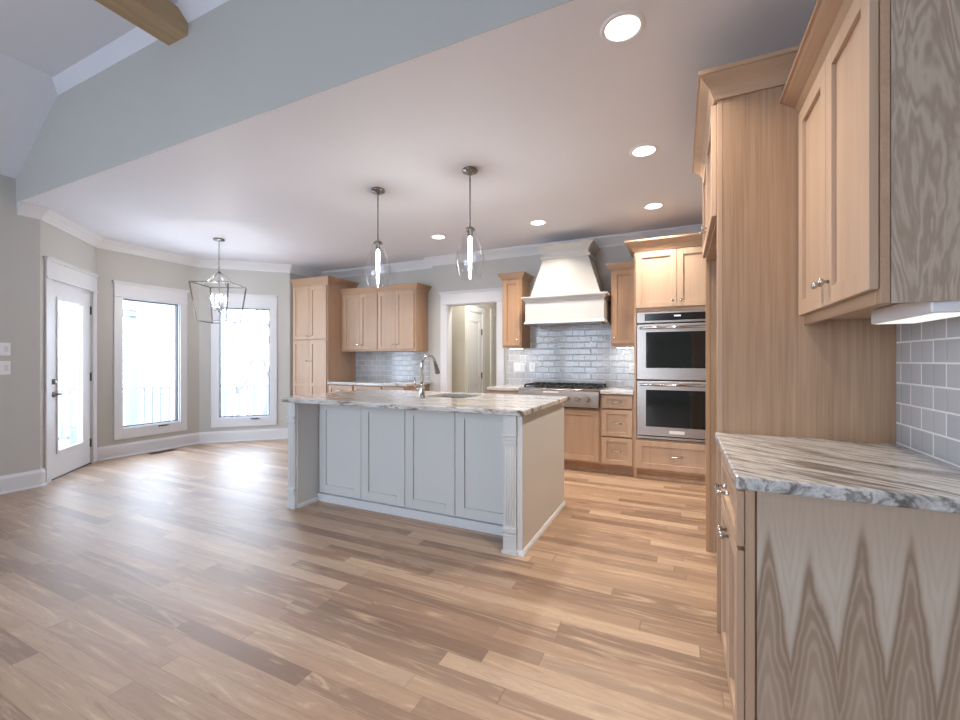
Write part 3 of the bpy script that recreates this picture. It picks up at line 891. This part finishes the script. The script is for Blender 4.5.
t = base_unit(-1.715, -.797, 'two door maple base cabinet under the steel rangetop', 'rangetop_cabinet', .705)
for u0, u1, ku in ((-1.700, -1.260, -1.295), (-1.255, -.812, -1.22)):
    d_ = shaker('door', fB_, u0, u1, .125, .690, .001, M['wood'], t)
    knob(fB_, ku, .64, .021, d_)
t = base_unit(-2.125, -1.717, 'maple base cabinet between hall doorway and rangetop', 'base_cabinet')
d_ = shaker('drawer', fB_, -2.108, -1.735, .722, .862, .001, M['wood'], t, stile=.052, rail=.04)
pull(fB_, -1.92, .79, .021, d_, .10)
d_ = shaker('door', fB_, -2.108, -1.735, .125, .705, .001, M['wood'], t)
knob(fB_, -1.775, .64, .021, d_)
tag(obj('cooktop_run_countertop', MB().box(-2.135, 4.715, .876, -1.717, KY - .001, .914), M['granite'], bevel=.006), 'short granite countertop between hall doorway and rangetop', 'countertop')
tag(obj('cooktop_run_countertop', MB().box(-.795, 4.715, .876, -.447, KY - .001, .914), M['granite'], bevel=.006), 'short granite countertop above the three drawer cabinet', 'countertop')
bs = obj('backsplash', MB().box(-2.13, KY - .008, .9145, -.447, KY - .0005, 1.40).box(-1.80, KY - .008, 1.40, -.73, KY - .0005, 1.70), M['tile'])
bs['kind'] = 'structure'; bs['label'] = 'glossy grey tile backsplash behind the rangetop'

rt = thing('rangetop', 'stainless gas rangetop with black grates under the white hood', 'cooktop', (-1.256, 5.0, .71))
x0, x1 = -1.714, -.798
obj('body', MB().box(x0, 4.76, .712, x1, 5.34, .915), M['steel'], rt)
obj('front_panel', MB().box(x0, 4.690, .720, x1, 4.76, .900), M['steel'], rt, bevel=.006)
obj('bullnose', MB().tube([(x0, 4.700, .905), (x1, 4.700, .905)], .014, 12).box(x0, 4.70, .891, x1, 4.80, .919), M['steel'], rt)
fT = Fr((0, 4.690, 0), (1, 0), (0, -1))
for i in range(6):
    u = x0 + .10 + i * .117 if i < 5 else -.918
    u = (-1.60, -1.49, -1.38, -1.14, -1.03, -.918)[i]
    k = MB().lathe([(.030, 0), (.030, .006), (.022, .010), (.020, .035), (.016, .038)], fT.p(u, .812, 0), fT.n, 18)
    k.fb(fT, u - .004, u + .004, .79, .834, .036, .044)
    obj('knob', k, M['chrome'], rt)
obj('name_plate', MB().fb(fT, -1.42, -1.24, .872, .890, 0, .003), M['plastic'], rt)
obj('burner_tray', MB().box(x0 + .02, 4.80, .915, x1 - .02, 5.32, .922), M['black'], rt)
for i in range(3):
    gx0 = x0 + .025 + i * .29; gx1 = gx0 + .285
    g = MB(); z = .955
    for y in (4.81, 5.06, 5.31): g.box(gx0, y - .007, z - .014, gx1, y + .007, z)
    for q in range(4):
        x = gx0 + .007 + (gx1 - gx0 - .014) * q / 3
        g.box(x - .006, 4.81, z - .012, x + .006, 5.31, z + .002)
    for x in (gx0 + .007, gx1 - .007):
        for y in (4.815, 5.305): g.box(x - .008, y - .008, .921, x + .008, y + .008, z)
    gr = obj('grate', g, M['iron'], rt)
    for y in (4.935, 5.185):
        obj('burner', MB().lathe([(.055, 0), (.055, .008), (.036, .012), (.036, .018), (.0, .02)], ((gx0 + gx1) / 2, y, .922), n=20), M['iron'], gr)

# hood
hd = thing('range_hood', 'tapered white painted range hood above the rangetop', 'range hood', (-1.24, 5.1, 1.67))
hx0, hx1, hy = -1.700, -.775, 4.875
obj('apron', MB().box(hx0, hy, 1.695, hx1, KY - .001, 1.955), M['hood'], hd)
hp = [(hx0, KY - .001), (hx0, hy), (hx1, hy), (hx1, KY - .001)]
mb = MB().sweep(hp, [(0, 1.672), (.014, 1.672), (.016, 1.682), (.010, 1.694), (.004, 1.706), (0, 1.708)])
mb.sweep(hp, [(0, 1.93), (.006, 1.935), (.010, 1.95), (.026, 1.972), (.038, 1.982), (.040, 2.0), (.0, 2.0)])
mb.box(hx0, hy, 1.94, hx1, KY - .001, 2.0)
obj('apron_molding', mb, M['hood'], hd)
bx0, bx1, tx0, tx1, ty = hx0 + .045, hx1 - .045, -1.505, -.965, 4.965
mb = MB().hexa([(bx0, hy + .045, 2.0), (bx1, hy + .045, 2.0), (bx1, KY - .001, 2.0), (bx0, KY - .001, 2.0), (tx0, ty, 2.455), (tx1, ty, 2.455), (tx1, KY - .001, 2.455), (tx0, KY - .001, 2.455)])
obj('tapered_body', mb, M['hood'], hd)
obj('neck', MB().box(tx0, ty, 2.455, tx1, KY - .001, 2.612), M['hood'], hd)
np_ = [(tx0, KY - .001), (tx0, ty), (tx1, ty), (tx1, KY - .001)]
obj('neck_molding', MB().sweep(np_, [(0, 2.445), (.016, 2.452), (.028, 2.462), (.028, 2.478), (.012, 2.486), (0, 2.488)]), M['hood'], hd)
obj('crown', MB().sweep(np_, [(0, 2.530), (.008, 2.533), (.020, 2.558), (.050, 2.585), (.062, 2.594), (.072, 2.596), (.072, 2.615), (0, 2.615)]), M['hood'], hd)
obj('filter', MB().box(hx0 + .06, hy + .06, 1.678, hx1 - .06, KY - .05, 1.690), M['steel'], hd)
# wall cabinets flanking the hood
def flank(x0, x1, z1, label, kside, ret_r=True):
    y = 5.04; t = thing('upper_cabinet', label, 'cabinet', ((x0 + x1) / 2, 5.2, 1.40))
    f = Fr((0, y, 0), (1, 0), (0, -1))
    obj('carcass', MB().box(x0, y, 1.40, x1, KY - .001, z1), M['wood_dark'], t)
    d_ = shaker('door', f, x0 + .016, x1 - .016, 1.425, z1 - .03, .001, M['wood_dark'], t, stile=.052)
    knob(f, x1 - .040 if kside > 0 else x0 + .040, 1.495, .021, d_)
    path = [(x0, KY - .001), (x0, y), (x1, y), (x1, KY - .001)]
    if not ret_r: path = path[:3]
    crown(path, z1 - .018, t, .075, .055)
    lb = obj('light_bar', MB().box(x0 + .04, y + .12, 1.385, x1 - .04, y + .20, 1.3995), M['plastic'], t)
    obj('diffuser', MB().box(x0 + .05, y + .13, 1.383, x1 - .05, y + .19, 1.3855), M['strip_bright'], lb)
flank(-2.065, -1.805, 2.285, 'narrow maple wall cabinet between hall doorway and white hood', 1)
flank(-.722, -.447, 2.285, 'narrow maple wall cabinet between white hood and oven tower', -1, False)

# ---------------------------------------------------------------- pantry and bar niche
PX0, PX1, PY = -5.595, -4.850, 4.85
fP = Fr((0, PY, 0), (1, 0), (0, -1))
pt = thing('pantry_cabinet', 'tall four door maple pantry cabinet beside the bay window', 'cabinet', ((PX0 + PX1) / 2, 5.15, 0))
obj('carcass', MB().box(PX0, PY, .10, PX1, NY - .001, 2.43).box(PX0, PY + .07, 0, PX1, NY - .001, .10), M['wood_frame'], pt)
mid = (PX0 + PX1) / 2
for u0, u1, s in ((PX0 + .02, mid - .002, -1), (mid + .002, PX1 - .02, 1)):
    d_ = shaker('door', fP, u0, u1, 1.565, 2.385, .001, M['wood'], pt); knob(fP, mid + s * .035, 1.62, .021, d_)
    d_ = shaker('door', fP, u0, u1, .125, 1.545, .001, M['wood'], pt, mid=.86); knob(fP, mid + s * .035, 1.23, .021, d_)
crown([(PX0, PY), (PX1, PY), (PX1, NY - .001)], 2.415, pt, .095, .07)

fU = Fr((0, 5.13, 0), (1, 0), (0, -1))
UX = [-4.848, -4.125, -3.445]
for i, lab in enumerate(('two door maple wall cabinet beside the tall pantry', 'two door maple wall cabinet nearest the hall doorway')):
    x0, x1 = UX[i], UX[i + 1]
    t = thing('upper_cabinet', lab, 'cabinet', ((x0 + x1) / 2, 5.3, 1.375))
    obj('carcass', MB().box(x0, 5.13, 1.375, x1, NY - .001, 2.30), M['wood_frame'], t)
    ins0 = .055 if i == 0 else .008; ins1 = .008 if i == 0 else .03
    m = (x0 + ins0 + x1 - ins1) / 2
    for u0, u1, s in ((x0 + ins0, m - .002, -1), (m + .002, x1 - ins1, 1)):
        d_ = shaker('door', fU, u0, u1, 1.405, 2.250, .001, M['wood'], t); knob(fU, m + s * .035, 1.475, .021, d_)
    crown([(x0, 5.13), (x1, 5.13)] if i == 0 else [(x0, 5.13), (x1, 5.13), (x1, NY - .001)], 2.268, t, .08, .055)
fN = Fr((0, 4.862, 0), (1, 0), (0, -1))
NX = [-4.848, -4.35, -3.83, -3.43]
labs = ('maple base cabinet beside the tall pantry', 'middle maple base cabinet of the bar niche', 'maple base cabinet at the doorway end of the bar niche')
for i in range(3):
    x0, x1 = NX[i], NX[i + 1]
    t = thing('base_cabinet', labs[i], 'cabinet', ((x0 + x1) / 2, 5.15, 0))
    obj('carcass', MB().box(x0, 4.862, .10, x1, NY - .001, .876).box(x0, 4.93, 0, x1, NY - .001, .10), M['wood_frame'], t)
    d_ = shaker('drawer', fN, x0 + .015, x1 - .015, .715, .860, .001, M['wood'], t, stile=.05, rail=.04); pull(fN, (x0 + x1) / 2, .788, .021, d_, .10)
    d_ = shaker('door', fN, x0 + .015, x1 - .015, .125, .700, .001, M['wood'], t); knob(fN, x1 - .05, .64, .021, d_)
tag(obj('bar_countertop', MB().box(-4.849, 4.822, .876, -3.40, NY - .001, .914), M['granite'], bevel=.006), 'granite countertop in the niche under the bar wall cabinets', 'countertop')
bs = obj('backsplash', MB().box(-4.849, NY - .008, .9145, -3.42, NY - .0005, 1.374), M['tile'])
bs['kind'] = 'structure'; bs['label'] = 'grey tile backsplash in the bar niche'

# ---------------------------------------------------------------- lights
can_xy = [(-.238, 2.003), (-.238, 3.247), (-.238, 4.448), (-1.404, 4.448), (-2.662, 4.448)]
can_lab = ['recessed ceiling light closest to the header, largest of the row', 'recessed ceiling light above the aisle, beside the refrigerator surround', 'recessed ceiling light in front of the oven tower', 'recessed ceiling light in front of the white hood', 'recessed ceiling light in front of the hall doorway']
for (x, y), lab in zip(can_xy, can_lab):
    t = thing('recessed_light', lab, 'ceiling light', (x, y, H), 'recessed kitchen ceiling lights')
    obj('trim_ring', MB().lathe([(.074, -.001), (.076, -.006), (.092, -.007), (.098, -.001)], (x, y, H), n=32, caps=False), M['plastic'], t)
    obj('lens', MB().lathe([(.0, -.003), (.075, -.003)], (x, y, H), n=32, caps=False), M['lens'], t)
    l = bpy.data.lights.new('recessed_lamp', 'AREA'); l.shape = 'DISK'; l.size = .14; l.energy = CAN_POWER; l.color = CAN_COLOR; l.spread = math.radians(125)
    lo = bpy.data.objects.new('recessed_lamp', l); COL.objects.link(lo); lo.parent = t; lo.location = (0, 0, -.012)

def pendant(x, y, label):
    t = thing('pendant_light', label, 'pendant light', (x, y, H), 'glass pendants over the island')
    obj('canopy', MB().lathe([(.060, 0), (.062, -.010), (.058, -.020), (.020, -.026), (.010, -.045)], (x, y, H), n=28), M['nickel'], t)
    obj('rod', MB().tube([(x, y, H - .04), (x, y, 2.275)], .0055, 10), M['nickel'], t)
    cap = obj('cap', MB().lathe([(.012, 2.290), (.030, 2.284), (.038, 2.272), (.038, 2.262), (.024, 2.256), (.018, 2.215), (.0, 2.213)], (x, y, 0), n=24), M['nickel'], t)
    zt = 2.262; pr = [(.040, 0), (.046, .006), (.047, .030), (.051, .045), (.066, .070), (.083, .105), (.097, .145), (.107, .19), (.1125, .235), (.110, .28), (.100, .325), (.087, .365), (.082, .378)]
    outer = [(r, zt - h) for r, h in pr]; inner = [(r - .0025, z) for r, z in outer[::-1]]
    obj('glass_shade', MB().lathe(outer + inner + [outer[0]], (x, y, 0), n=36, caps=False), M['glass'], t)
    obj('bulb', MB().lathe([(.007, 2.212), (.013, 2.19), (.0135, 2.06), (.009, 1.94), (.003, 1.918)], (x, y, 0), n=14), M['bulb'], t)
pendant(-2.407, 2.991, 'clear glass pendant light over the bay end of the island')
pendant(-1.499, 2.986, 'clear glass pendant light over the end of the island nearer the ovens')

# lantern chandelier
cx, cy = -5.174, 3.374
ch = thing('lantern_chandelier', 'open square lantern chandelier with candle bulbs before the bay windows', 'chandelier', (cx, cy, H))
obj('canopy', MB().lathe([(.064, 0), (.066, -.008), (.060, -.018), (.02, -.024), (.01, -.034)], (cx, cy, H), n=28), M['nickel'], ch)
obj('rod', MB().tube([(cx, cy, H - .03), (cx, cy, 2.40)], .005, 8), M['nickel'], ch)
lp = [(cx + .016 * math.cos(a), cy, 2.365 + .036 * math.sin(a)) for a in [2 * PI * k / 16 for k in range(17)]]
obj('loop', MB().tube(lp, .004, 8, caps=False), M['nickel'], ch)
Rv = Vector((math.cos(YAW), math.sin(YAW), 0)); Fv = Vector((-math.sin(YAW), math.cos(YAW), 0)); Cc = Vector((cx, cy, 0))
# toward-camera basis of the lantern's rotation
base_dir = math.atan2(cy, cx)
ang0 = math.atan2(Rv.y, Rv.x) + math.radians(17 - 12)
corn = []
fw = Vector((cx, cy, 0)).normalized(); lat = Vector((fw.y, -fw.x, 0))
for a, b in ((.095, -.30), (.30, .095), (-.095, .30), (-.30, -.095)):
    corn.append(lat * a + fw * b)
zt, zb, k = 2.175, 1.715, .77
cage = MB(); bw = .012
for i in range(4):
    a, b = Cc + corn[i], Cc + corn[(i + 1) % 4]
    at_, bt_ = a + Vector((0, 0, zt)), b + Vector((0, 0, zt))
    cage.bar(at_, bt_, bw)
    ab, bb = Cc + corn[i] * k + Vector((0, 0, zb)), Cc + corn[(i + 1) % 4] * k + Vector((0, 0, zb))
    cage.bar(ab, bb, bw); cage.bar(at_, ab, bw)
obj('cage', cage, M['nickel'], ch)
arms = MB()
for i in range(4):
    m = (corn[i] + corn[(i + 1) % 4]) / 2
    pts = [Cc + Vector((0, 0, 2.34)), Cc + m * .30 + Vector((0, 0, 2.285)), Cc + m * .62 + Vector((0, 0, 2.215)), Cc + m * .88 + Vector((0, 0, 2.185)), Cc + m + Vector((0, 0, 2.178))]
    arms.tube(pts, .006, 8)
obj('top_arms', arms, M['chrome'], ch)
obj('stem', MB().tube([Cc + Vector((0, 0, 2.34)), Cc + Vector((0, 0, 1.86))], .006, 8).lathe([(.004, 1.83), (.016, 1.845), (.026, 1.86), (.014, 1.88), (.008, 1.90)], (cx, cy, 0), n=16), M['chrome'], ch)
for i in range(4):
    p = Cc + corn[i] * .24
    ar = obj('candle_arm', MB().tube([Cc + Vector((0, 0, 1.875)), Cc + corn[i] * .13 + Vector((0, 0, 1.85)), p + Vector((0, 0, 1.865)), p + Vector((0, 0, 1.89))], .005, 8).lathe([(.006, 1.885), (.02, 1.893), (.02, 1.899), (.0, 1.90)], (p.x, p.y, 0), n=14), M['chrome'], ch)
    obj('candle_sleeve', MB().lathe([(.011, 1.899), (.011, 1.975), (.0, 1.976)], (p.x, p.y, 0), n=14), M['plastic'], ar)
    obj('bulb', MB().lathe([(.005, 1.977), (.010, 1.992), (.012, 2.004), (.008, 2.022), (.002, 2.045)], (p.x, p.y, 0), n=14), M['candle_bulb'], ar)

# ---------------------------------------------------------------- plates, vent
def plate(f, u0, u1, z0, z1, n, gangs, label, name='switch_plate', cat='light switch', toggles=True):
    t = thing(name, label, cat, f.p((u0 + u1) / 2, (z0 + z1) / 2, n))
    obj('cover', MB().fb(f, u0, u1, z0, z1, n, n + .006), M['plastic'], t, bevel=.002)
    for i in range(gangs):
        c = u0 + (u1 - u0) * (i + .5) / gangs
        if toggles: obj('rocker', MB().fb(f, c - .012, c + .012, (z0 + z1) / 2 - .028, (z0 + z1) / 2 + .028, n + .006, n + .010), M['trim'], t)
        else:
            for s in (-.022, .022): obj('socket', MB().fb(f, c - .014, c + .014, (z0 + z1) / 2 + s - .013, (z0 + z1) / 2 + s + .013, n + .006, n + .008), M['trim'], t)
fL = Fr((A[0], 0, 0), (0, 1), (1, 0))
plate(fL, 1.545, 1.725, 1.284, 1.404, 0.0005, 3, 'upper white switch plate on the left wall')
plate(fL, 1.545, 1.725, 1.106, 1.234, 0.0005, 3, 'lower white switch plate on the left wall')
fT2 = Fr((0, KY - .0085, 0), (1, 0), (0, -1))
plate(fT2, -2.030, -1.852, 1.085, 1.205, 0, 4, 'wide white switch plate on the tile beside the hall doorway')
plate(fT2, -1.806, -1.730, 1.085, 1.205, 0, 1, 'single white switch plate on the tile left of the rangetop')
plate(fT2, -.560, -.484, 1.085, 1.205, 0, 1, 'white outlet plate on the tile beside the oven tower', 'outlet_plate', 'outlet', False)
v = thing('floor_vent', 'dark metal floor register in the planks under the bay window', 'vent', (-6.33, 3.36, 0))
obj('frame', MB().box(-6.40, 3.20, .0005, -6.28, 3.51, .004), M['hinge'], v)
mb = MB()
for i in range(11): mb.box(-6.385, 3.215 + i * .026, .0041, -6.295, 3.227 + i * .026, .005)
obj('louvre', mb, M['dark'], v)

# ---------------------------------------------------------------- outside
gd = obj('ground', MB().box(-45, -25, -2.3, 30, 45, -2.0), M['ground']); gd['kind'] = 'structure'; gd['label'] = 'pale ground beyond the deck, brightened to bounce light indoors'
dk = obj('deck_floor', MB().prism([(-9.3, -1), (-6.2, -1), (-6.2, 1.9), (-6.75, 2.6), (-6.75, 4.05), (-5.9, 4.95), (-5.9, 7.4), (-6.9, 7.4), (-9.3, 4.9)], -.26, -.16), M['deck']); dk['kind'] = 'structure'; dk['label'] = 'deck outside the bay, brightened to bounce light indoors'
rail_path = [(-9.15, -.8), (-9.15, 4.6), (-6.6, 7.15)]
rail_from = [0.0, 0.06]
for s in range(2):
    P, Q = Vector(rail_path[s]), Vector(rail_path[s + 1]); d = (Q - P); L = d.length; d.normalize()
    f = Fr((P.x, P.y, 0), d, (d.y, -d.x))
    r = thing('deck_railing', ('white picket deck railing seen through the glazed door and first window', 'white picket deck railing seen through the window behind the chandelier')[s], 'railing', (P.x, P.y, -.16))
    obj('rail', MB().fb(f, rail_from[s], L - .06 * (1 - s), .70, .745, -.03, .03), M['rail'], r)
    obj('rail', MB().fb(f, rail_from[s], L - .06 * (1 - s), -.06, -.02, -.02, .02), M['rail'], r)
    n = int(L / .13)
    for i in range(n):
        u = (i + .5) * L / n
        if i % 13 == 6: obj('railing_post', MB().fb(f, u - .045, u + .045, -.16, .80, -.045, .045), M['rail'], r)
        else: obj('baluster', MB().fb(f, u - .018, u + .018, -.02, .70, -.018, .018), M['rail'], r)
pp = thing('porch_post', 'square porch post with capital standing on the deck outside', 'post', (-8.85, 4.18, -.16))
obj('shaft', MB().box(-8.91, 4.12, -.16, -8.79, 4.24, 2.12), M['rail'], pp)
obj('capital', MB().box(-8.95, 4.08, 2.02, -8.75, 4.28, 2.06).box(-8.93, 4.10, 2.12, -8.77, 4.26, 2.16), M['rail'], pp)
obj('bracket', MB().box(-8.90, 4.10, 2.16, -8.80, 5.2, 2.30), M['rail'], pp)

def tree(x, y, h, label, r=.16, lean=0.0):
    mb = MB()
    def grow(p, d, L, r, lev):
        q = [p]; rr = [r]
        n = 4
        for i in range(n):
            d = (d + Vector((random.uniform(-.16, .16), random.uniform(-.16, .16), random.uniform(-.02, .12)))).normalized()
            q.append(q[-1] + d * L / n); rr.append(r * (1 - .55 * (i + 1) / n))
        mb.tube(q, rr, 6 if lev < 2 else 4)
        if lev < 3:
            for i in range(4 if lev else 6):
                k = random.randint(1, n)
                a = random.uniform(0, 2 * PI)
                side = Vector((math.cos(a), math.sin(a), random.uniform(.4, 1.1))).normalized()
                grow(q[k], (d * .5 + side * .8).normalized(), L * random.uniform(.26, .38), max(rr[k] * .6, .008), lev + 1)
    grow(Vector((x, y, -2.02)), Vector((lean, lean * .4, 1)).normalized(), h, r, 0)
    t = obj('bare_tree', mb, M['bark'])
    tag(t, label, 'tree', 'bare trees beyond the deck')
tl = 'bare winter tree standing beyond the deck railing'
for (x, y, h, r, ln) in ((-15, 5.9, 8, .10, .06), (-22, 8.6, 9, .13, -.06), (-14.5, 10.3, 8, .10, .06), (-20, 15.5, 9, .13, .03), (-19, 2.6, 8, .11, .06), (-12, 15, 8, .1, .05)):
    tree(x, y, h, tl, r, ln)

for o in list(bpy.data.objects):
    if '_w' in o: del o['_w']
